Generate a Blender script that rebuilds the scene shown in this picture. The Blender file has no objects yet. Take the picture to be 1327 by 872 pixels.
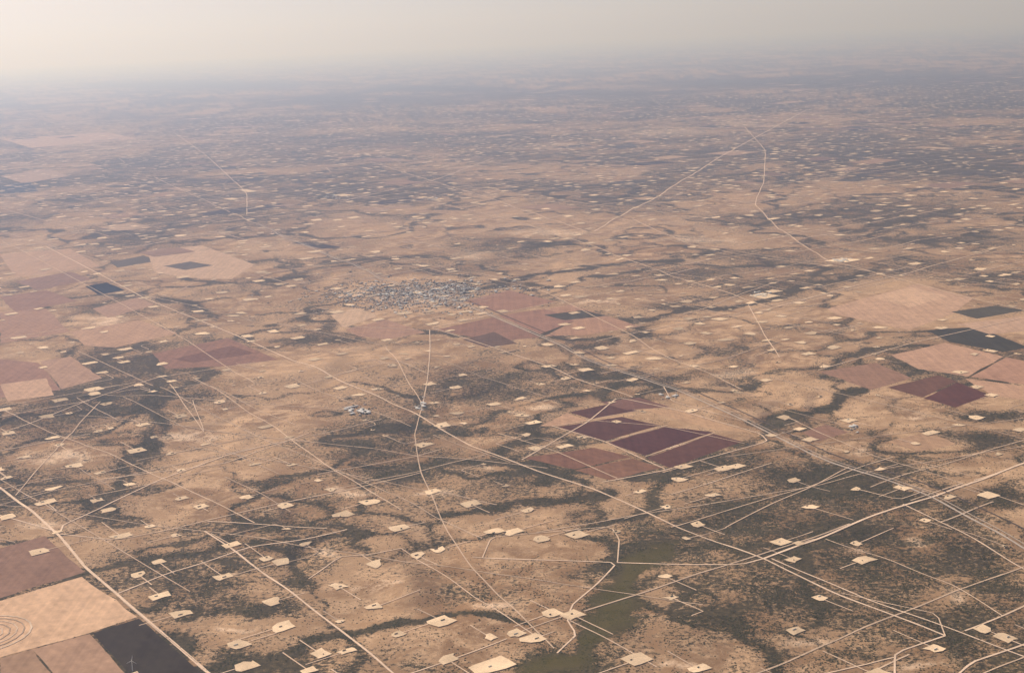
import bpy, math, random
import numpy as np
from mathutils import Matrix, Vector
random.seed(7); rng=np.random.default_rng(7)
scene=bpy.context.scene
scene.view_settings.view_transform='Standard'; scene.view_settings.look='None'; scene.view_settings.exposure=0
# ------------------------------------------------------------------ camera
F=1823.0; H=3500.0; ROLL=math.radians(2.5)
PITCH=math.atan(391*math.cos(ROLL)/F)
cam=bpy.data.cameras.new("camera"); co=bpy.data.objects.new("camera",cam); scene.collection.objects.link(co)
cam.sensor_width=36; cam.lens=36*F/1327; cam.clip_start=10; cam.clip_end=1500000
R=Matrix.Rotation(math.pi/2-PITCH,4,'X')@Matrix.Rotation(-ROLL,4,'Z')
co.matrix_world=Matrix.Translation((0,0,H))@R
scene.camera=co
Rn=np.array(R.to_3x3())
def G(x,y):
    """survey point of the photograph -> position on the plain (metres)"""
    d=Rn@np.array([(x-663.5)/F,-(y-436)/F,-1.0])
    t=-H/d[2]
    return np.array([d[0]*t,d[1]*t])
AZ=math.radians(-35)
A=np.array([math.sin(AZ),math.cos(AZ)]); B=np.array([math.cos(AZ),-math.sin(AZ)])
def W(*p): return [G(x,y) for x,y in p]
def lin(c):
    c=np.array(c)/255.0
    return np.where(c<=0.04045,c/12.92,((c+0.055)/1.055)**2.4)
# ------------------------------------------------------------------ light
SUN_EL=38; SUN_AZ=-46   # azimuth from +Y, clockwise positive
world=bpy.data.worlds.new("World"); scene.world=world; world.use_nodes=True
nt=world.node_tree; nt.nodes.clear()
out=nt.nodes.new('ShaderNodeOutputWorld'); bg=nt.nodes.new('ShaderNodeBackground'); sky=nt.nodes.new('ShaderNodeTexSky')
sky.sky_type='NISHITA'; sky.sun_disc=False; sky.sun_elevation=math.radians(SUN_EL); sky.sun_rotation=math.radians(SUN_AZ)
sky.dust_density=2.0; sky.air_density=1.0
bg.inputs[1].default_value=0.09
nt.links.new(sky.outputs[0],bg.inputs[0]); nt.links.new(bg.outputs[0],out.inputs[0])
sl=bpy.data.lights.new("sun",'SUN'); sl.energy=5.0; sl.angle=math.radians(0.5); sl.color=(1.0,0.89,0.85)
so=bpy.data.objects.new("sun",sl); scene.collection.objects.link(so)
sd=Vector((math.sin(math.radians(SUN_AZ))*math.cos(math.radians(SUN_EL)),math.cos(math.radians(SUN_AZ))*math.cos(math.radians(SUN_EL)),math.sin(math.radians(SUN_EL))))
so.rotation_euler=sd.to_track_quat('Z','Y').to_euler(); so.location=(0,0,6000)
# ------------------------------------------------------------------ mesh helpers
def mesh_obj(name,verts,faces,mat,tint=None,attr='tint',parent=None):
    verts=np.asarray(verts,dtype=np.float32); faces=np.asarray(faces,dtype=np.int32)
    me=bpy.data.meshes.new(name); n=faces.shape[1]
    me.vertices.add(len(verts)); me.vertices.foreach_set('co',verts.ravel())
    me.loops.add(faces.size); me.loops.foreach_set('vertex_index',faces.ravel())
    me.polygons.add(len(faces)); me.polygons.foreach_set('loop_start',np.arange(0,faces.size,n,dtype=np.int32))
    me.polygons.foreach_set('loop_total',np.full(len(faces),n,dtype=np.int32))
    me.materials.append(mat)
    me.update(calc_edges=True)
    if tint is not None:
        a=me.attributes.new(attr,'FLOAT_COLOR','POINT')
        t=np.ones((len(verts),4),dtype=np.float32); t[:,:3]=tint
        a.data.foreach_set('color',t.ravel())
    ob=bpy.data.objects.new(name,me); scene.collection.objects.link(ob)
    if parent: ob.parent=parent
    return ob
class NT:
    def __init__(s,name):
        s.m=bpy.data.materials.new(name); s.m.use_nodes=True; s.t=s.m.node_tree; s.t.nodes.clear()
        s.out=s.t.nodes.new('ShaderNodeOutputMaterial')
    def n(s,ty,**kw):
        nd=s.t.nodes.new(ty)
        for k,v in kw.items(): setattr(nd,k,v)
        return nd
    def put(s,sock,v):
        if hasattr(v,'node'): s.t.links.new(v,sock)
        elif isinstance(v,(tuple,list,np.ndarray)):
            v=list(v); sock.default_value=(v+[1.0])[:len(sock.default_value)] if len(v)<len(sock.default_value) else v
        else: sock.default_value=v
    def math(s,op,a,b=0.0,c=None,clamp=False):
        nd=s.n('ShaderNodeMath',operation=op,use_clamp=clamp); s.put(nd.inputs[0],a); s.put(nd.inputs[1],b)
        if c is not None: s.put(nd.inputs[2],c)
        return nd.outputs[0]
    def wsum(s,*pairs):
        acc=0.0
        for v,k in pairs: acc=s.math('MULTIPLY_ADD',v,k,acc)
        return acc
    def noise(s,vec,scale,detail=4,rough=0.55,dist=0.0,ty='FBM'):
        nd=s.n('ShaderNodeTexNoise'); nd.noise_type=ty; s.put(nd.inputs['Vector'],vec); nd.inputs['Scale'].default_value=scale
        nd.inputs['Detail'].default_value=detail; nd.inputs['Roughness'].default_value=rough; nd.inputs['Distortion'].default_value=dist
        return nd.outputs[0]
    def mix(s,f,a,b,blend='MIX'):
        nd=s.n('ShaderNodeMix',data_type='RGBA',blend_type=blend); s.put(nd.inputs[0],f); s.put(nd.inputs[6],a); s.put(nd.inputs[7],b); return nd.outputs[2]
    def ramp(s,v,lo,hi,a=0.0,b=1.0):
        nd=s.n('ShaderNodeMapRange'); nd.interpolation_type='SMOOTHSTEP'; s.put(nd.inputs[0],v)
        nd.inputs[1].default_value=lo; nd.inputs[2].default_value=hi; nd.inputs[3].default_value=a; nd.inputs[4].default_value=b
        return nd.outputs[0]
    def attr(s,name): return s.n('ShaderNodeAttribute',attribute_name=name)
    def pos(s):
        # plan position only, so relief does not shift the pattern
        v=s.n('ShaderNodeVectorMath',operation='MULTIPLY'); s.put(v.inputs[0],s.n('ShaderNodeNewGeometry').outputs['Position']); v.inputs[1].default_value=(1,1,0); return v.outputs[0]
    def mapv(s,v,rot=0.0,sc=(1,1,1)):
        nd=s.n('ShaderNodeMapping'); s.put(nd.inputs[0],v); nd.inputs['Rotation'].default_value=(0,0,rot); nd.inputs['Scale'].default_value=sc; return nd.outputs[0]
    def bsdf(s,col,rough=1.0,normal=None):
        nd=s.n('ShaderNodeBsdfDiffuse'); s.put(nd.inputs[0],col); 
        if normal is not None: s.put(nd.inputs['Normal'],normal)
        s.t.links.new(nd.outputs[0],s.out.inputs[0])
    def bump(s,h,strength,dist):
        nd=s.n('ShaderNodeBump'); s.put(nd.inputs['Height'],h); nd.inputs['Strength'].default_value=strength; nd.inputs['Distance'].default_value=dist
        return nd.outputs[0]
# ------------------------------------------------------------------ materials
def mat_ground():
    s=NT("rangeland_soil"); p=s.pos()
    at=s.attr('cover'); sep=s.n('ShaderNodeSeparateColor'); s.t.links.new(at.outputs['Color'],sep.inputs[0])
    veg,sand,green=sep.outputs[0],sep.outputs[1],sep.outputs[2]
    n1=s.noise(p,1/1500,3,0.62,0.5); n2=s.noise(p,1/260,5,0.74,0.6); n3=s.noise(p,1/38,3,0.85)
    rd=s.noise(s.mapv(p,AZ+0.5,(1,0.5,1)),1/800,6,0.66,1.0,'RIDGED_MULTIFRACTAL')
    col=s.mix(s.ramp(n1,0.38,0.62),(0.27,0.162,0.086),(0.42,0.268,0.152))
    col=s.mix(s.ramp(n2,0.42,0.64,0,0.85),col,(0.62,0.41,0.245))
    col=s.mix(s.ramp(n3,0.50,0.78,0,0.6),col,(0.76,0.54,0.345))
    col=s.mix(s.ramp(rd,0.9,1.7,0,0.4),col,(0.17,0.107,0.062))
    sn=s.wsum((sand,0.8),(n2,1.0),(n3,0.5))
    col=s.mix(s.ramp(sn,1.0,1.3),col,(0.80,0.575,0.39))
    v=s.wsum((veg,0.38),(green,.25),(n2,0.95),(n3,1.25),(n1,0.4),(rd,0.15))
    f=s.ramp(v,1.34,1.66)
    shr=s.mix(s.ramp(n3,0.42,0.62),(0.080,0.067,0.037),(0.031,0.031,0.018))
    shr=s.mix(green,shr,(0.080,0.070,0.024))
    col=s.mix(s.math('MULTIPLY',f,0.94),col,shr)
    nb=s.bump(s.math('MULTIPLY',rd,-85),0.95,1.0)
    s.bsdf(col,1,nb); return s.m
def mat_tint(name,amp=0.25,scale=1/25,stripes=False,mottle=None):
    s=NT(name); p=s.pos(); c=s.attr('tint').outputs['Color']
    n=s.noise(p,scale,3,0.65); n2=s.noise(p,1/260,4,0.6)
    k=s.wsum((n,amp*2.2),(n2,amp*1.8)); k=s.math('ADD',k,1-amp*2.0)
    if stripes:
        w=s.n('ShaderNodeTexWave',wave_type='BANDS',bands_direction='X'); s.put(w.inputs['Vector'],s.mapv(p,AZ,(1,1,1))); w.inputs['Scale'].default_value=1/230
        w.inputs['Distortion'].default_value=1.2; w.inputs['Detail'].default_value=2
        k=s.math('ADD',k,s.math('MULTIPLY',s.math('SUBTRACT',w.outputs[0],0.5),0.07))
        st=s.noise(s.mapv(p,AZ,(1,0.03,1)),1/45,3,0.6)
        k=s.math('ADD',k,s.math('MULTIPLY',s.math('SUBTRACT',st,0.5),0.6))
    cm=s.n('ShaderNodeVectorMath',operation='SCALE'); s.put(cm.inputs[0],c); s.put(cm.inputs[3],k)
    col=cm.outputs[0]
    if mottle:
        col=s.mix(s.ramp(n,0.52,0.7,0,mottle),col,(0.13,0.095,0.062))
    s.bsdf(col); return s.m
M_ground=mat_ground()
M_field=mat_tint("tilled_soil",0.3,1/70,True)
M_far=mat_tint("far_farmland_soil",0.45,1/120,False,0.5)
M_cal=mat_tint("caliche_gravel",0.25,1/18,False)
M_track=mat_tint("dirt_track",0.5,1/40,False,0.3)
M_asph=mat_tint("weathered_asphalt",0.2,1/20)
M_leaf=mat_tint("foliage",0.5,1/9)
M_paint=mat_tint("painted_metal",0.05,1/5)
# ------------------------------------------------------------------ crop field outlines (survey)
RD=(92,62,54)
FIELDDEF=[
 ([(-60,728),(58,694),(110,741),(-60,792)],(140,108,90)),
 ([(-60,796),(106,747),(178,799),(118,819),(-60,868)],(206,168,136)),
 ([(120,820),(180,801),(262,872),(235,895),(190,895)],(66,58,48)),
 ([(0,853),(42,841),(75,880),(0,895)],(158,126,102)),([(42,841),(116,821),(170,880),(75,880)],(166,132,108)),
 ([(-40,462),(50,470),(78,505),(30,512),(-40,520)],(150,114,96)),([(52,468),(92,462),(132,490),(80,504)],(166,132,110)),
 ([(0,498),(60,490),(70,512),(10,520)],(186,150,124)),
 ([(110,371),(138,366),(162,376),(128,382)],(42,46,46)),([(142,340),(186,331),(206,338),(152,347)],(96,86,74)),
 ([(190,325),(262,318),(330,343),(300,362),(240,360),(200,352)],(184,152,126)),
 ([(212,345),(246,339),(276,344),(240,350)],(98,88,78)),
 ([(215,478),(198,458),(295,438),(360,466),(300,474)],(140,104,86)),([(225,465),(300,448),(330,458),(250,470)],(118,86,72)),
 ([(120,400),(180,385),(200,395),(140,412)],(164,130,108)),([(0,385),(60,376),(100,390),(20,405)],(144,110,92)),
 ([(0,330),(90,322),(130,345),(20,360)],(174,140,114)),([(90,430),(180,415),(230,432),(150,450),(110,448)],(174,138,112)),
 ([(0,405),(60,400),(90,430),(0,445)],(160,124,102)),([(20,365),(90,352),(120,362),(50,376)],(138,108,92)),
 ([(428,408),(462,399),(490,409),(446,425)],(190,158,130)),([(448,427),(500,414),(552,431),(500,440),(465,436)],(160,124,102)),
 ([(602,390),(660,376),(720,391),(650,407)],(150,112,92)),([(566,427),(640,411),(700,437),(640,443)],(140,104,86)),([(646,409),(705,400),(748,414),(700,433)],(148,110,92)),
 ([(708,400),(740,395),(830,423),(760,434),(704,436),(745,416)],(164,126,102)),([(705,408),(755,402),(788,409),(732,415)],(80,74,62)),
 ([(600,440),(640,430),(670,445),(630,450)],(104,82,68)),
 ([(738,534),(786,524),(826,532),(766,543)],RD),([(778,521),(828,515),(868,527),(812,531)],(120,86,74)),([(722,553),(806,540),(856,551),(785,571)],RD),
 ([(787,574),(862,553),(925,560),(836,590)],(88,57,52)),([(838,593),(925,562),(962,572),(868,606)],(98,66,56)),([(676,593),(770,580),(818,592),(745,608)],(124,88,70)),
 ([(745,609),(820,594),(858,606),(790,622)],(130,94,74)),([(828,530),(880,530),(975,560),(930,558)],(180,144,112)),([(700,552),(735,535),(762,545),(722,552)],(182,144,116)),
 ([(1072,400),(1188,368),(1262,386),(1236,406),(1178,428),(1085,408)],(184,148,122)),([(1130,385),(1180,372),(1230,384),(1180,398)],(196,160,132)),
 ([(1155,460),(1225,444),(1300,462),(1255,488),(1190,478)],(180,142,118)),([(1258,488),(1304,463),(1340,470),(1340,500)],(170,130,108)),
 ([(1062,482),(1135,470),(1182,490),(1128,505)],(146,112,92)),([(1150,502),(1216,486),(1240,494),(1195,515)],(108,76,62)),([(1197,516),(1240,495),(1282,512),(1238,528)],(96,62,54)),
 ([(1200,428),(1262,424),(1335,450),(1300,456),(1230,443)],(70,66,54)),([(1240,420),(1340,408),(1340,428),(1282,433)],(184,150,126)),([(1232,404),(1290,396),(1330,402),(1266,413)],(84,78,64)),
 ([(1284,512),(1250,490),(1340,502),(1340,520)],(182,144,118)),([(1040,560),(1070,550),(1100,560),(1060,572)],(140,106,88)),
 ([(1150,572),(1200,560),(1240,575),(1190,585)],(168,134,106)),
 ([(0,228),(60,220),(90,228),(30,238)],(160,132,112)),([(0,180),(140,172),(180,180),(40,192)],(170,138,116)),([(0,240),(40,236),(50,248),(0,252)],(60,62,64))]
FIELDS=[np.array(W(*p)) for p,c in FIELDDEF]
FB=[(P.min(0),P.max(0)) for P in FIELDS]
def infield(p):
    x,y=p
    for P,(lo,hi) in zip(FIELDS,FB):
        if x<lo[0] or x>hi[0] or y<lo[1] or y>hi[1]: continue
        c=False; n=len(P); j=n-1
        for i in range(n):
            if (P[i][1]>y)!=(P[j][1]>y) and x<(P[j][0]-P[i][0])*(y-P[i][1])/(P[j][1]-P[i][1])+P[i][0]: c=not c
            j=i
        if c: return True
    return False
def crosses(p0,p1):
    if min(p0[1],p1[1])>32000: return False
    n=int(np.linalg.norm(p1-p0)/250)+2
    return any(infield(p0+(p1-p0)*t) for t in np.linspace(0,1,n))
# ------------------------------------------------------------------ relief and cover map of the plain
TAB=rng.random((256,256))
def vn(P,w,o=0):
    q=P/w+o*17.3; i=np.floor(q).astype(int); f=q-i; f=f*f*(3-2*f); a=i[:,0]&255; b=i[:,1]&255; a1=(a+1)&255; b1=(b+1)&255
    return (TAB[a,b]*(1-f[:,0])+TAB[a1,b]*f[:,0])*(1-f[:,1])+(TAB[a,b1]*(1-f[:,0])+TAB[a1,b1]*f[:,0])*f[:,1]
def fbm(P,w,n=4,o=0):
    s=0;a=1;t=0
    for k in range(n): s=s+a*vn(P,w/2**k,o+k); t+=a; a*=.55
    return s/t
FLAT=[((lo+hi)/2,np.linalg.norm(hi-lo)/2) for lo,hi in FB]+[(G(540,384),1300),(G(580,372),700)]
def hgt(P):
    P=np.asarray(P,float).reshape(-1,2); r=np.linalg.norm(P,axis=1)
    h=(fbm(P,1700,3,60)-.5)*125
    rid=1-np.abs(fbm(P,2600,3,70)-.5)*4; h+=np.clip(rid,0,1)**2*-22
    m=np.clip((r-5000)/2000,0,1)*np.clip((45000-r)/22000,0,1)
    for c,R0 in FLAT:
        d=np.linalg.norm(P-c,axis=1); q=np.clip((d-R0)/700,0,1); m=m*q*q*(3-2*q)
    return h*m
def lift(P): return hgt(P)+0.9+np.linalg.norm(np.asarray(P).reshape(-1,2),axis=1)*1.3e-4
BL=[]
def blob(x,y,rx,ry,s=1.0,ch=0,rot=0.0):
    c=G(x,y); ca,sa=math.cos(math.radians(rot)),math.sin(math.radians(rot))
    e1=G(x+rx*ca,y+rx*sa)-c; e2=G(x-ry*sa,y+ry*ca)-c
    M=np.array([e1,e2]).T
    BL.append((c,np.linalg.inv(M),s,ch,3*max(np.linalg.norm(e1),np.linalg.norm(e2))))
def creek(pts,w,s=1.0,ch=0):
    for (x0,y0),(x1,y1) in zip(pts[:-1],pts[1:]):
        L=math.hypot(x1-x0,y1-y0); n=max(1,int(L/(w*0.8)))
        for i in range(n):
            t=(i+random.random()*0.5)/n; k=random.uniform(0.6,1.3)
            blob(x0+(x1-x0)*t+random.uniform(-2,2),y0+(y1-y0)*t+random.uniform(-1.5,1.5),w*k*1.2,w*k*0.55,s*random.uniform(.8,1.1),ch,math.degrees(math.atan2(y1-y0,x1-x0))*0.6)
creek([(190,470),(205,505),(208,550),(185,588),(150,612),(138,640)],17,1.4)
blob(155,472,50,11,1.1); blob(205,500,22,30,1.1)
for b in [(320,632,22,9,1),(345,685,42,12,1.2),(180,735,46,13,.7),(330,785,70,14,1.1),(230,755,70,16,.9),(370,755,25,10,.7),(470,590,60,10,.5),
 (260,690,30,10,.6),(170,640,60,8,.5),(650,560,60,9,.5),(600,540,40,8,.4),(330,500,90,16,.5),(280,520,60,14,.5),(460,480,80,10,.4),(100,530,80,12,.4),
 (420,445,60,8,1.0),(380,440,40,7,.9),(30,432,40,10,.8),(20,370,40,8,.8),(20,238,45,8,1),(15,205,40,6,.6),(250,400,30,8,.9),(150,400,30,14,.6),(330,340,60,8,.4),
 (1100,630,90,30,1.3),(930,600,60,16,1.1),(960,665,60,20,1.3),(900,680,60,14,1.1),(1060,610,80,16,1.3),(1010,690,50,12,1.1),(1180,650,40,10,1),
 (1270,570,60,14,1.1),(1290,535,50,12,1.1),(1300,645,40,20,1.1),(1220,560,40,10,.8),(1145,686,12,8,1.1),(1232,712,12,18,1.1),(1250,670,50,16,.8),(1215,600,60,12,.4),
 (1060,480,30,10,.4),(870,480,60,10,.5),(960,520,50,12,.4),(950,450,60,10,.7),(860,400,60,10,.8),(1010,370,80,12,.7),(870,350,60,8,.6),(750,480,60,10,.3),
 (1040,430,50,10,.7),(1280,360,70,14,.8),(1200,340,80,10,.6),(1230,310,120,14,.7),(1000,330,80,8,.5),(1250,520,30,10,.5),
 (640,310,60,10,.5),(560,350,60,8,.5),(700,240,90,10,.5),(500,280,60,8,.35),(400,250,90,10,.4),(830,240,80,10,.4),(1150,270,120,16,.6),(1200,210,160,18,.7),(1100,180,100,10,.5),
 (870,200,120,8,.3),(500,180,150,10,.4),(650,150,160,8,.4),(900,130,200,8,.6),(1180,105,200,10,1.6),(1280,130,120,12,1.2),(1000,108,160,6,1.2),(750,122,140,5,1.2),(450,130,160,6,1),(230,110,150,5,1),(300,155,160,6,.4),
 (560,115,80,4,1.2),(190,215,70,8,.4),(250,260,60,8,.4),(130,265,80,8,.3),(430,310,60,8,.4),
 (760,860,40,20,.6),(690,850,30,20,.6),(380,850,60,14,.7),(1180,745,100,12,.5),(1030,790,80,14,.5),(560,870,60,14,.5),
 (640,770,100,22,.5),(700,740,80,20,.45),(930,790,60,30,.5),(860,700,70,16,.6),(560,740,60,12,.4)]:
    blob(*b)
creek([(300,862),(360,850),(420,826),(480,812),(560,802),(640,800),(680,815)],10,1.4)
creek([(560,668),(600,664),(650,655),(720,650),(780,638)],9,1.4)
creek([(450,602),(520,606),(570,600),(640,602),(672,594)],7,1.2)
creek([(480,552),(540,556),(590,560),(640,556)],6,1)
creek([(985,548),(1030,535),(1075,520),(1130,505)],12,1.5)
creek([(1130,505),(1170,488),(1190,470)],6,1.1)
creek([(960,545),(1000,580),(1060,600),(1200,645)],5,.9)
creek([(600,378),(690,360),(740,345),(800,338),(880,338),(930,325)],5,1.2)
creek([(690,435),(760,420),(850,415),(900,400),(960,400),(1060,370),(1120,355)],6,1.2)
creek([(200,385),(240,392),(270,402),(275,412)],7,1.2)
creek([(1150,790),(1210,800),(1260,795),(1300,810)],6,.9)
creek([(870,760),(930,775),(1000,800),(1080,845),(1150,850)],6,.6)
creek([(480,330),(560,352),(610,360)],4,.9); creek([(100,560),(180,560),(260,540)],5,.5)
creek([(1000,270),(1010,240),(1040,220),(1080,205)],6,.9); creek([(1090,300),(1180,285),(1250,270)],6,.8)
for ch,s in ((0,1.5),(2,1.0)):
    creek([(690,868),(735,858),(765,830),(775,800),(790,770),(805,745),(850,722),(865,705)],18,s,ch)
    blob(785,790,32,36,s,ch); blob(720,862,50,12,s,ch)
for b in [(1070,645,34,12),(1195,610,24,9),(420,715,30,12),(1235,770,40,14),(1240,745,30,10),(1060,832,60,10),(290,745,14,8),(640,785,50,8),(480,760,60,10),(300,815,40,8),
 (1180,700,30,8),(1110,710,30,8),(540,384,90,14),(250,330,60,12),(60,330,70,14),(120,415,60,12),(240,565,60,12),(550,640,60,12),(450,640,60,10),(620,610,40,8),(700,530,60,12),
 (880,860,60,12),(1200,860,60,10),(1100,590,30,6),(860,580,80,10),(720,300,80,8),(620,330,70,8),(900,310,60,8),(780,390,50,8),(860,170,120,14),(960,160,80,8),(700,190,90,8),(100,160,100,12),(130,190,60,6),(330,210,70,6),(450,380,50,8),(330,250,60,6),(90,590,80,12),(60,680,60,8),(950,480,50,10),(1180,540,60,8)]:
    blob(b[0],b[1],b[2],b[3],.55,1)
def cover(P0):
    r=np.linalg.norm(P0,axis=1)
    k=np.clip((r/10000)**1.5,0.6,12)[:,None]
    P=P0.copy()
    for w,a in ((260,70),(110,30)):
        P+=np.stack([fbm(P0,w,2,3)-.5,fbm(P0,w,2,9)-.5],1)*a*2
    P+=np.stack([fbm(P0,900,3,5)-.5,fbm(P0,900,3,11)-.5],1)*330*k**.8
    out=np.zeros((len(P),3),dtype=np.float32)
    for c,Mi,s,ch,rad in BL:
        d=P-c; idx=np.nonzero((np.abs(d[:,0])<rad)&(np.abs(d[:,1])<rad))[0]
        if len(idx)==0: continue
        q=d[idx]@Mi.T; r2=(q**2).sum(1); g=s*np.exp(-r2*1.1)
        out[idx,ch]=np.maximum(out[idx,ch],g)+0.25*np.minimum(out[idx,ch],g)
    base=np.clip((fbm(P0*[1,.8],2300,5,20)-.48)*4.0,-.5,.9)*np.clip(1-(r-11000)/26000,.42,1)
    line=np.abs(fbm(P0,3200,5,31)-.5); line=np.exp(-(line/.016)**2)*1.0   # minor draws
    line2=np.abs(fbm(P0,1500,4,47)-.5); line=np.maximum(line,np.exp(-(line2/.018)**2)*.7)
    far=np.clip((r-17000)/22000,0,1)*.5
    out[:,0]=out[:,0]*(.75+.5*fbm(P0,180,3,40))+ (base+line)*np.clip(1-out[:,1]*1.3,0,1)*np.clip(1-out[:,0],.0,1)+far
    return out
def ground():
    az=np.concatenate([np.radians(np.arange(-180,-30,5)),np.radians(np.linspace(-30,30,561)),np.radians(np.arange(35,181,5))])
    r=np.concatenate([[1,800,2500,4500],np.geomspace(6000,60000,720),np.geomspace(60000,420000,70)[1:]])
    AZg,Rg=np.meshgrid(az,r); X=np.sin(AZg)*Rg; Y=np.cos(AZg)*Rg
    P=np.stack([X.ravel(),Y.ravel()],1)
    na,nr=len(az),len(r); i=np.arange((nr-1)*na).reshape(nr-1,na)[:,:-1].ravel()
    f=np.stack([i,i+na,i+na+1,i+1],1)[:, ::-1]
    v=np.zeros((len(P),3)); v[:,:2]=P; v[:,2]=hgt(P)
    o=mesh_obj("ground",v,f,M_ground,cover(P),'cover')
    o.data.polygons.foreach_set('use_smooth',np.ones(len(f),dtype=bool))
ground()
# ------------------------------------------------------------------ ribbons (roads)
class Batch:
    def __init__(s,z0,dz,nz): s.v=[];s.f=[];s.t=[];s.n=0;s.z0=z0;s.dz=dz;s.nz=nz;s.k=0
    def z(s): s.k+=1; return s.z0+(s.k*37%s.nz)*s.dz
    def ribbon(s,pts,w,tint,jit=0.12,smooth=True,wob=0.0):
        pts=np.asarray(pts,float)
        if len(pts)>2 and smooth:
            q=[pts[0]]
            for i in range(1,len(pts)-1):
                q+= [pts[i]*.85+pts[i-1]*.15, pts[i]*.97+pts[i-1]*.015+pts[i+1]*.015, pts[i]*.85+pts[i+1]*.15]
            q.append(pts[-1]); pts=np.array(q)
        seg=np.linalg.norm(np.diff(pts,axis=0),axis=1); L=np.concatenate([[0],np.cumsum(seg)])
        n=max(2,int(L[-1]/80)+1); n=min(n,220); t=np.linspace(0,L[-1],n)
        P=np.stack([np.interp(t,L,pts[:,0]),np.interp(t,L,pts[:,1])],1)
        d=np.gradient(P,axis=0); d/=np.linalg.norm(d,axis=1)[:,None]+1e-9; nn=np.stack([-d[:,1],d[:,0]],1)
        if wob: P[1:-1]+=nn[1:-1]*(np.sin(t[1:-1]/270+random.random()*6)*wob)[:,None]
        ww=w*(1+rng.uniform(-jit,jit,n))/2; z=s.z()
        a=P+nn*ww[:,None]; b=P-nn*ww[:,None]
        V=np.zeros((2*n,3)); V[0::2,:2]=a; V[1::2,:2]=b; V[:,2]=z
        i=np.arange(n-1)*2; s.f.append(np.stack([i+1,i+3,i+2,i],1)+s.n); s.v.append(V)
        s.t.append(np.tile(np.asarray(tint,float),(2*n,1))*rng.uniform(.9,1.1,(2*n,1))); s.n+=2*n
    def build(s,name,mat,drape=True):
        V=np.concatenate(s.v)
        if drape: V[:,2]+=lift(V[:,:2])
        return mesh_obj(name,V,np.concatenate(s.f),mat,np.concatenate(s.t))
CAL=np.array((0.76,0.56,0.40)); CAL2=np.array((0.70,0.51,0.355))
hw=Batch(1.5,0.02,20); dr=Batch(0.7,0.004,200); tr=Batch(0.45,0.002,100)
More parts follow.
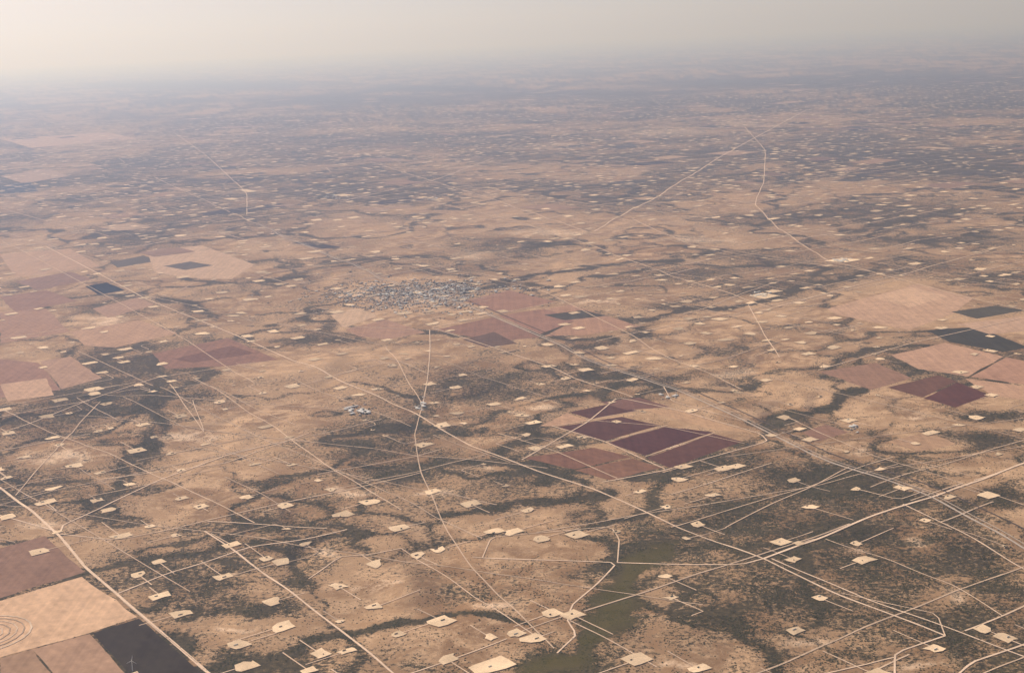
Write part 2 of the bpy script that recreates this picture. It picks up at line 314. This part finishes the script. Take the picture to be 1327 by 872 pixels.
main=[ # county roads
 ([(-60,605),(0,630),(48,668),(78,695),(110,735),(150,768),(200,812),(275,876)],21,CAL),
 ([(60,320),(130,356),(190,388),(300,432),(430,490),(530,530),(612,577),(700,612),(770,634),(880,682),(990,722),(1080,765),(1225,818)],15,CAL),
 ([(557,428),(557,470),(548,522)],11,CAL*.9),([(548,522),(537,560),(545,612),(580,690),(612,738),(665,790),(718,842)],9,CAL2*.85),
 ([(990,722),(1060,695),(1130,668),(1210,646),(1327,600),(1420,566)],20,CAL*1.06),
 ([(800,729),(870,731),(960,731),(990,722)],13,CAL),
 ([(625,723),(700,726),(800,729),(772,758),(742,786),(735,805),(748,825),(722,848)],11,CAL),
 ([(625,723),(637,697),(720,690),(792,682),(803,700),(800,729)],9,CAL2),
 ([(612,722),(625,723)],12,CAL2),
 ([(78,690),(82,680),(130,660),(200,625),(290,590),(360,572)],14,CAL),
 ([(-20,662),(78,690)],13,CAL),
 ([(265,690),(380,770),(440,815),(520,880)],14,CAL),
 ([(150,770),(220,742),(330,712),(450,690)],13,CAL),
 ([(520,712),(480,720),(440,722),(400,750)],10,CAL2),
 ([(520,712),(640,790),(700,830)],8,CAL2),
 ([(220,500),(265,560),(250,520)],8,CAL2),
 ([(130,620),(290,600),(400,560)],12,CAL2),
 ([(0,560),(110,520),(200,490),(330,470)],13,CAL2),
 ([(0,530),(60,555),(160,595),(250,640),(330,680)],10,CAL2),
 ([(250,490),(360,555),(430,610),(520,665)],10,CAL2),
 ([(20,640),(90,560),(130,520)],9,CAL2),
 ([(545,612),(450,640),(300,670),(150,700),(78,692)],12,CAL2),
 ([(430,490),(500,475),(557,470)],12,CAL2),
 ([(500,450),(520,480),(548,522)],9,CAL2),
 ([(645,560),(720,585),(800,620)],9,CAL2),
 ([(1000,722),(1130,775),(1327,840)],12,CAL),
 ([(1170,655),(1240,685),(1340,735)],11,CAL),
 ([(1225,818),(1160,840),(1160,876)],12,CAL),
 ([(1225,818),(1215,790),(1090,765)],8,CAL2),
 ([(1160,845),(1080,862),(1000,876)],11,CAL2),
 ([(1340,820),(1260,850),(1230,876)],14,CAL),
 ([(940,680),(1000,650),(1100,605)],10,CAL2),
 ([(870,640),(930,622),(1000,600)],10,CAL2),
 ([(1070,695),(1150,720),(1230,750),(1300,790)],9,CAL2),
 ([(676,596),(760,548),(800,515),(880,532),(985,562),(995,572),(860,610),(780,625)],12,CAL),
 ([(715,552),(786,573),(862,608)],11,CAL),([(766,545),(858,552),(965,575)],8,CAL2),
 ([(785,573),(865,551)],9,CAL2),([(836,592),(925,561)],9,CAL2),([(722,552),(830,532)],9,CAL2),
 ([(1045,143),(930,205),(860,250),(800,283),(770,300)],30,CAL2),
 ([(965,165),(992,195),(990,235),(978,265),(1010,298),(1080,340),(1130,352),(1250,385),(1340,405)],17,CAL2),
 ([(1340,115),(1150,146),(1050,160)],36,CAL2),
 ([(225,172),(265,200),(320,250),(320,280)],16,CAL2),
 ([(200,230),(330,290),(450,342),(520,370)],14,CAL2),
 ([(440,252),(560,262),(680,290),(800,330),(1000,400)],15,CAL2),
 ([(480,210),(640,260),(760,300)],18,CAL2),([(0,280),(120,262),(320,250)],24,CAL2),
 ([(640,205),(560,235),(440,262)],24,CAL2),
 ([(0,345),(180,320),(330,290),(520,270)],20,CAL2),
 ([(520,340),(700,375),(850,450),(960,500)],12,CAL2),
 ([(820,285),(900,320),(1130,352)],15,CAL2),
 ([(980,405),(1130,365),(1300,320)],19,CAL2),([(970,395),(1000,450),(1010,462)],12,CAL2),
 ([(860,500),(870,520),(960,545)],10,CAL2),([(1060,480),(1180,445),(1327,412)],14,CAL2),
 ([(1020,540),(1060,560),(1130,590),(1327,655)],9,CAL2),
 ([(560,425),(640,408),(720,392),(830,370)],14,CAL2),([(560,425),(700,470),(820,515)],12,CAL),
 ([(380,420),(557,428)],11,CAL2),([(0,440),(120,420),(300,400)],14,CAL2),
 ([(0,310),(150,390),(240,440),(330,500)],9,CAL2)]
for pts,w,c in main: dr.ribbon(W(*pts),w,c,wob=2)
HWp=[(330,290),(450,342),(520,370),(600,394),(690,432),(760,462),(870,502),(960,543),(1050,588),(1130,618),(1205,645),(1340,712)]
rail=[(520,364),(612,392),(704,430),(775,459),(885,500),(975,540),(1065,583),(1145,612),(1220,637),(1340,690)]
hw.ribbon(W(*HWp),18,(0.5,0.41,0.33)); hw.ribbon(W(*rail),13,(0.12,0.095,0.075))
hw.ribbon([p+B*45 for p in W(*HWp)],10,(0.45,0.36,0.28))
def wedge(P,mx=90000,marg=1.25):
    return P[1]>5500 and P[1]<mx and abs(P[0])<(P[1]*0.37*marg+400)
S=804.5
for axis,(d,o) in enumerate(((A,B),(B,A))):
    wk=1.0 if axis==0 else 1.45
    for k in np.arange(-90,120,.5):
        off=o*(k*S+random.gauss(0,12))
        m=-90*S+random.random()*S
        while m<130*S:
            ln=random.choice([.5,1,1,2,2,3,5])*S*1.5; p0=off+d*m; p1=off+d*(m+ln); mid=(p0+p1)/2
            if (wedge(p0) or wedge(p1)) :
                pr=0.62 if k%2==0 else (0.46 if k%1==0 else .34)
                if random.random()<pr:
                    if random.random()<.08: p1=p1+o*random.choice([-1,1])*random.uniform(.2,1.0)*S
                    far=min(1,max(0,(mid[1]-11000)/18000))
                    if not crosses(p0,p1):
                        (dr if random.random()<.6+.2*far else tr).ribbon([p0,p1],wk*(random.uniform(7,10)*(1+.8*far)),CAL2*random.uniform(.68,1.05),wob=random.uniform(0,3))
            m+=ln+random.random()*S
for _ in range(45):
    y=random.uniform(1,8)**2*1000+6500; x=random.uniform(-.42,.42)*y; a=random.choice([-.95,-1.2,1.25])+random.gauss(0,.08)
    L=random.uniform(2500,8000); p=np.array([x,y]); dd=np.array([math.sin(a),math.cos(a)])
    if not crosses(p,p+dd*L): (dr if random.random()<.3 else tr).ribbon([p,p+dd*L],random.uniform(8,11)*(1 if y<18000 else 1.6),CAL2*random.uniform(.7,1.0),wob=2)
# ------------------------------------------------------------------ crop fields
zf=[0.2]
def soil(c,k=0.95):
    l=lin(c)*k; g=l.mean(); return (g+(l-g)*0.92)*np.array([1.03,1.02,.96])
def field(P,col,k=1.02,name="crop_field"):
    zf[0]+=0.003
    n=len(P); me=bpy.data.meshes.new(name)
    V=[]
    for i in range(n):
        a,b=P[i],P[(i+1)%n]; L=np.linalg.norm(b-a); m=max(1,int(L/160))
        nn=np.array([-(b-a)[1],(b-a)[0]])/L
        for j in range(m):
            q=a+(b-a)*j/m+ (nn*random.gauss(0,6) if j else 0); V.append((q[0],q[1],zf[0]))
    me.from_pydata(V,[],[list(range(len(V)))]); me.materials.append(M_field)
    a=me.attributes.new('tint','FLOAT_COLOR','POINT'); c=list(soil(col,k))+[1.0]
    for d in a.data: d.color=c
    ob=bpy.data.objects.new(name,me); scene.collection.objects.link(ob)
for P,(_,c) in zip(FIELDS,FIELDDEF): field(P,c)
pv=Batch(0.46,0.002,50); pc=G(-22,822)
for q in range(5):
    rr=120+q*42; a=np.linspace(0,6.28,90); pts=[pc+np.array([math.cos(t),math.sin(t)])*rr for t in a]
    pv.ribbon(pts,8 if q<4 else 12,(.42,.31,.22) if q%2 else (.66,.5,.36),smooth=False)
pv.build("pivot_irrigation_tracks",M_track)
fm=Batch(0.4,0.0008,90)
for i in range(-60,110):
    for j in range(-60,110):
        c=A*(i*S)+B*(j*S)
        if not wedge(c,100000) or c[1]<23000: continue
        nz=math.sin(i*.31+j*.17)+math.sin(j*.23-i*.11+2)
        if random.random()<(0.03+0.06*max(0,nz)):
            w=random.choice([.5,1,1,1.5])*S*.94; h=random.choice([.5,1,1,1.5])*S*.94
            col=soil(random.choice([(164,134,112),(146,116,98),(174,144,118),(126,100,86),(86,78,66),(74,66,58),(156,124,102)]))
            z=fm.z(); m=6; gx=np.linspace(0,1,m+1)
            V=np.array([list(c+A*w*u+B*h*v)+[z] for u in gx for v in gx])
            f=np.array([[a*(m+1)+b,a*(m+1)+b+1,(a+1)*(m+1)+b+1,(a+1)*(m+1)+b] for a in range(m) for b in range(m)])
            fm.v.append(V); fm.f.append(f+fm.n); fm.t.append(np.tile(col,(len(V),1))); fm.n+=len(V)
fm.build("distant_farmland",M_far)
# ------------------------------------------------------------------ well pads
pads=Batch(2.0,0.004,250); centres=[]
def pad(c,w,h,t,rot=0.0):
    ca,sa=math.cos(rot),math.sin(rot); a=A*ca+B*sa; b=B*ca-A*sa
    n=[(-1,-1),(random.uniform(-.5,.5),-1.06),(1,-1),(1.05,random.uniform(-.5,.5)),(1,1),(random.uniform(-.5,.5),.96),(-1,1),(-1.05,random.uniform(-.5,.5))]
    cut=random.randrange(0,8,2) if random.random()<.4 else -1
    z=pads.z(); V=[]
    for m,q in enumerate(n):
        kk=.55 if m==cut else 1
        p=c+(a*q[0]*h/2+b*q[1]*w/2)*kk+rng.normal(0,6,2); V.append((p[0],p[1],z))
    V.append((c[0],c[1],z)); V=np.array(V); k=pads.n
    f=[[8,(i+2)%8,i+1,i] for i in range(0,8,2)]
    pads.v.append(V); pads.f.append(np.array(f)+k); pads.t.append(np.tile(t,(9,1))*rng.uniform(.82,1.1,(9,1))); pads.n+=9
    centres.append((c,w,h))
PADC=np.array((0.86,0.635,0.41))
hand=[(290,748),(208,772),(235,795),(355,780),(366,729),(485,785),(488,731),(570,713),(665,690),(518,687),(542,720),(830,637),(748,694),(862,748),(715,797),(742,799),(635,826),(668,822),(690,830),
(415,848),(516,823),(580,853),(827,855),(905,862),(1212,834),(1135,866),(1277,808),(1303,817),(1110,700),(1120,722),(1062,772),(885,605),(925,640),(938,607),(956,604),(880,621),(864,656),(1012,700),(1035,702),
(195,682),(228,694),(260,659),(266,573),(220,586),(330,602),(378,604),(370,660),(1035,556),(1242,550),(1265,540),(1230,646),(1280,643),(1186,575),(1050,655),(205,728),(50,715),(180,745),(157,695),(70,633),(60,652),(140,662),(96,602),(438,758),(345,726),
(690,548),(640,520),(590,500),(700,495),(760,505),(820,490),(900,470),(1050,570),(1100,545),(1000,455),(1140,610),(430,640),(480,655),(560,640),(610,655),(640,690),(700,700),(320,650),(300,710),(130,610),(30,590),(10,560),(400,870),(320,862),(310,835),(365,812),(450,845)]
occupied=[]
for x,y in hand:
    c=G(x,y); s=random.choice([.7,.9,1,1.1])
    pad(c,random.uniform(90,140)*s,random.uniform(80,118)*s,PADC*random.uniform(.76,1.02)); occupied.append(c)
    ln=random.uniform(150,420); d=random.choice([A,B,-A,-B]); dr.ribbon([c,c+d*ln],8,CAL2)
pad(G(638,862),230,150,PADC*1.0); pad(G(1092,337),380,420,PADC); pad(G(990,384),300,300,PADC*.9); pad(G(445,253),300,500,PADC*.85); pad(G(320,247),260,700,PADC*.8); pad(G(300,258),240,400,PADC*.8)
occ=np.array(occupied)
def pn(i,j): return math.sin(i*.21+1)+math.sin(j*.27+.5)+math.sin((i+j)*.13)
C=402.0
for i in range(-120,230):
    for j in range(-120,230):
        c=A*((i+.5)*C)+B*((j+.5)*C)+rng.normal(0,85,2)
        if not wedge(c,75000,1.25): continue
        pr=(0.62+0.10*pn(i,j))*(1 if c[1]<20000 else .8)
        if random.random()>pr: continue
        if c[1]<16000 and np.min(np.linalg.norm(occ-c,axis=1))<280: continue
        if c[1]<30000 and infield(c) and random.random()<.88: continue
        s=random.choice([.4,.55,.7,.85,1,1.1,1.25])
        far=1+min(.5,max(0,(c[1]-11000)/30000))
        pad(c,random.uniform(75,130)*s*far,random.uniform(65,110)*s*far,PADC*random.uniform(.6,1.02),random.gauss(0,.04))
        if random.random()<.75 and c[1]<45000:
            d=random.choice([A,B,-A,-B]); e=c+d*random.uniform(150,420)
            if infield(e): continue
            pts=[c,e] if random.random()<.65 else [c,e,e+random.choice([1,-1])*(B if abs(np.dot(d,A))>.9 else A)*random.uniform(100,400)]
            (tr if random.random()<.4 else dr).ribbon(pts,8.5,CAL2*random.uniform(.7,1.05))
pads.build("oil_well_pads",M_cal)
dr.build("dirt_road",M_cal); tr.build("dirt_track",M_track); hw.build("highway",M_asph)
# ------------------------------------------------------------------ tank batteries on the nearer pads (one mass)
tv=[];tf=[];tt=[];tn=0
def prism(cx,cy,z0,r,h,n=8,col=(.1,.09,.08)):
    global tn
    a=np.arange(n)*2*math.pi/n
    v=np.zeros((2*n+1,3)); v[:n,0]=cx+r*np.cos(a);v[:n,1]=cy+r*np.sin(a);v[:n,2]=z0
    v[n:2*n]=v[:n]; v[n:2*n,2]=z0+h; v[2*n]=(cx,cy,z0+h+r*.25)
    tri=[]
    for i in range(n):
        j=(i+1)%n; tri+=[[i,j,n+j],[i,n+j,n+i],[n+i,n+j,2*n]]
    tv.append(v); tf.append(np.array(tri)+tn); tt.append(np.tile(col,(len(v),1))); tn+=len(v)
for c,w,h in centres:
    if c[1]>15000: continue
    col=random.choice([(.07,.06,.05),(.1,.12,.09),(.6,.57,.5),(.25,.2,.15)])
    k=random.choice([0,0,1,2,3,4]); o=c+A*random.uniform(-.3,.3)*h+B*random.uniform(-.3,.1)*w; z0=float(lift(c)[0])+1.6
    for q in range(k):
        p=o+B*q*7.5; prism(p[0],p[1],z0,3.2,6.5,8,col)
mesh_obj("oil_tank_batteries",np.concatenate(tv),np.concatenate(tf),M_paint,np.concatenate(tt))
# ------------------------------------------------------------------ shrubs / trees as masses
def bushes(name,P,size,hk,colA,colB):
    n=len(P); base=np.array([[1,0,.25],[.3,.95,.3],[-.8,.6,.2],[-.8,-.6,.3],[.3,-.95,.25],[0.15,0,1],[-.3,.2,.85]],float)
    F3=np.array([[0,1,5],[1,6,5],[1,2,6],[2,3,6],[3,4,6],[4,5,6],[4,0,5]])
    V=np.repeat(base[None],n,0)*(1+rng.uniform(-.35,.35,(n,7,1)))
    ang=rng.uniform(0,6.28,n); c,s=np.cos(ang)[:,None],np.sin(ang)[:,None]
    x=V[...,0]*c-V[...,1]*s; y=V[...,0]*s+V[...,1]*c
    out=np.stack([P[:,0,None]+x*size[:,None],P[:,1,None]+y*size[:,None],V[...,2]*size[:,None]*hk-0.5+hgt(P)[:,None]],-1)
    f=(F3[None]+(np.arange(n)*7)[:,None,None]).reshape(-1,3)
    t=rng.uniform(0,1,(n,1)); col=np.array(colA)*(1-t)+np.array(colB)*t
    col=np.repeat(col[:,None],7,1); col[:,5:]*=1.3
    return mesh_obj(name,out.reshape(-1,3),f,M_leaf,col.reshape(-1,3))
N=900000
r=np.sqrt(rng.uniform(7000**2,15000**2,N)); az=rng.uniform(-.40,.40,N)
P=np.stack([np.sin(az)*r,np.cos(az)*r],1); cv=cover(P)
pt=fbm(P,130,3,77)
prob=np.clip((cv[:,0]-0.15)*0.8,0,1)*np.clip((pt-.35)*4,0,1)*.6+0.07*np.clip((pt-.42)*6,0,1)
keep=(rng.random(N)<prob); P=P[keep]; cv=cv[keep]
k2=np.array([not infield(p) for p in P]); P=P[k2]; cv=cv[k2]
m=cv[:,2]<.4
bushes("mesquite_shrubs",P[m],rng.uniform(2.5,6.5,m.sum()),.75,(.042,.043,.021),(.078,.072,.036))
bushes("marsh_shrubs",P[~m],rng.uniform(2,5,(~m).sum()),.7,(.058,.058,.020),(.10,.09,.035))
# ------------------------------------------------------------------ town
hv=[];hf=[];ht=[];hn=0
def house(c,w,l,h,rise,rot,roof,wall):
    global hn
    ca,sa=math.cos(rot),math.sin(rot); z0=float(lift(c)[0])
    L=[(-w/2,-l/2,-4),(w/2,-l/2,-4),(w/2,l/2,-4),(-w/2,l/2,-4),(-w/2,-l/2,h),(w/2,-l/2,h),(w/2,l/2,h),(-w/2,l/2,h),
       (-w/2-.6,-l/2-.6,h),(w/2+.6,-l/2-.6,h),(w/2+.6,l/2+.6,h),(-w/2-.6,l/2+.6,h),(0,-l/2-.6,h+rise),(0,l/2+.6,h+rise)]
    v=np.array([(c[0]+x*ca-y*sa,c[1]+x*sa+y*ca,z+z0+2) for x,y,z in L])
    f=[(0,1,5),(0,5,4),(1,2,6),(1,6,5),(2,3,7),(2,7,6),(3,0,4),(3,4,7),(8,9,12),(10,11,13),(9,10,13),(9,13,12),(11,8,12),(11,12,13)]
    hv.append(v);hf.append(np.array(f)+hn);ht.append(np.array([wall]*8+[roof]*6));hn+=14
roofs=[(.68,.64,.6),(.76,.73,.68),(.4,.35,.3),(.26,.22,.19),(.52,.42,.34),(.7,.6,.5)]
def settlement(cx,cy,rx,ry,n,big=.1):
    tp=[]
    for _ in range(n):
        x=random.gauss(0,.5); y=random.gauss(0,.5)
        c=G(cx+rx*x,cy+ry*y)
        u=round(c@A/45)*45+random.gauss(0,3); v=round(c@B/32)*32+random.gauss(0,3); c=A*u+B*v
        if infield(c): continue
        b=random.random()<big
        w,l=(random.uniform(18,34),random.uniform(30,60)) if b else (random.uniform(10,15),random.uniform(15,24))
        house(c,w,l,random.uniform(4,8) if b else 3.2,2.4 if b else 2.2,-AZ+random.choice([0,math.pi/2]),random.choice(roofs[:2]) if b else random.choice(roofs),(.5,.45,.38))
        for q in range(3): tp.append(c+rng.normal(0,34,2))
    return np.array(tp)
T=[settlement(540,382,125,20,1100,.14),settlement(580,372,40,8,150,.1)]
T.append(settlement(468,532,28,7,34,.5)[:50]); T.append(settlement(1090,337,10,3,25,.7)[:20]); settlement(985,383,12,4,22,.6); settlement(440,255,18,5,30,.6); settlement(560,258,20,3,20,.5)
settlement(545,525,6,8,16,.3); settlement(870,515,14,5,14,.4); settlement(1105,555,6,4,8,.4)
mesh_obj("town_buildings",np.concatenate(hv),np.concatenate(hf),M_paint,np.concatenate(ht))
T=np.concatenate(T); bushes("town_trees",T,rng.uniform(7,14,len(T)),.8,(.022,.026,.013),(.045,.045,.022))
st=Batch(2.6,0.01,60); c0=G(540,384)
for k in range(-11,12,2):
    e=random.uniform(500,900)
    st.ribbon([c0+A*(k*95)-B*e,c0+A*(k*95)+B*e],9,(.46,.37,.29)); st.ribbon([c0+B*(k*75)-A*e,c0+B*(k*75)+A*e],9,(.46,.37,.29))
st.build("town_streets",M_asph)
# ------------------------------------------------------------------ wind turbines
M_white=mat_tint("white_turbine_paint",0.03,1/5)
def turbine(c,h=82,rot=0.0,ph=0.0,tone=.78):
    e=bpy.data.objects.new("wind_turbine",None); scene.collection.objects.link(e); e.location=(c[0],c[1],float(hgt(c)[0])); e.rotation_euler=(0,0,rot)
    n=12; v=[];f=[]
    for z,r in ((-2,2.4),(h*.5,1.9),(h,1.3)):
        for i in range(n): v.append((r*math.cos(i*6.2832/n),r*math.sin(i*6.2832/n),z))
    for k in range(2):
        for i in range(n): f.append((k*n+i,k*n+(i+1)%n,(k+1)*n+(i+1)%n,(k+1)*n+i))
    mesh_obj("tower",v,f,M_white,(tone,)*3,parent=e)
    b=[(-1.6,-4,-1.6),(1.6,-4,-1.6),(2,2,-1.8),(-2,2,-1.8),(-1.6,-4,1.6),(1.6,-4,1.6),(2,2,2),(-2,2,2),(-1.2,8,-1.2),(1.2,8,-1.2),(1.2,8,1.6),(-1.2,8,1.6)]
    v=[(x,y,z+h+1.7) for x,y,z in b]
    f=[(0,1,5,4),(0,3,2,1),(4,5,6,7),(1,2,6,5),(3,0,4,7),(3,8,9,2),(2,9,10,6),(6,10,11,7),(7,11,8,3),(8,11,10,9)]
    mesh_obj("nacelle",v,f,M_white,(tone,)*3,parent=e)
    v=[(0,-7.2,h+1.7)];f=[]
    for i in range(8): v.append((1.7*math.cos(i*.7854),-4.2,h+1.7+1.7*math.sin(i*.7854)))
    f=[(0,1+(i+1)%8,1+i) for i in range(8)]; mesh_obj("hub",v,f,M_white,(tone,)*3,parent=e)
    v=[];f=[]; L=h*.52
    for k in range(3):
        a=ph+k*2.0944; s0=len(v)
        for t,w,th in ((0,1.3,1.0),(.18,2.6,.7),(.6,1.6,.35),(1,.4,.12)):
            for sx,sy in ((-.5,-.5),(.5,-.5),(.5,.5),(-.5,.5)):
                x=sx*w*1.3; z=1.0+t*L; v.append((x*math.cos(a)+z*math.sin(a),-5.2+sy*th,h+1.7-x*math.sin(a)+z*math.cos(a)))
        for q in range(3):
            for i in range(4): f.append((s0+q*4+i,s0+q*4+(i+1)%4,s0+q*4+4+(i+1)%4,s0+q*4+4+i))
        f.append((s0+12,s0+13,s0+14,s0+15))
    mesh_obj("blades",v,f,M_white,(tone,)*3,parent=e)
turbine(G(172,869),64,.3,.2,.9)
for x,y in [(14,142),(40,138),(455,122),(470,119),(530,124),(620,116),(650,112),(1108,112),(1132,108),(1150,106),(945,130),(560,122),(240,120)]:
    turbine(G(x,y),150,random.uniform(-.3,.3),random.random()*2)
# ------------------------------------------------------------------ atmosphere haze (real participating medium)
s=NT("haze_air")
vs=s.n('ShaderNodeVolumeScatter'); vs.inputs['Color'].default_value=(0.47,0.60,1.0,1); vs.inputs['Density'].default_value=1.72e-5; vs.inputs['Anisotropy'].default_value=0.42
s.t.links.new(vs.outputs[0],s.out.inputs['Volume'])
X=600000; v=[(-X,-X,-90),(X,-X,-90),(X,X,-90),(-X,X,-90),(-X,-X,10000),(X,-X,10000),(X,X,10000),(-X,X,10000)]
f=[(0,3,2,1),(4,5,6,7),(0,1,5,4),(1,2,6,5),(2,3,7,6),(3,0,4,7)]
hz=mesh_obj("haze",v,f,s.m)
print("done", len(centres), len(P))
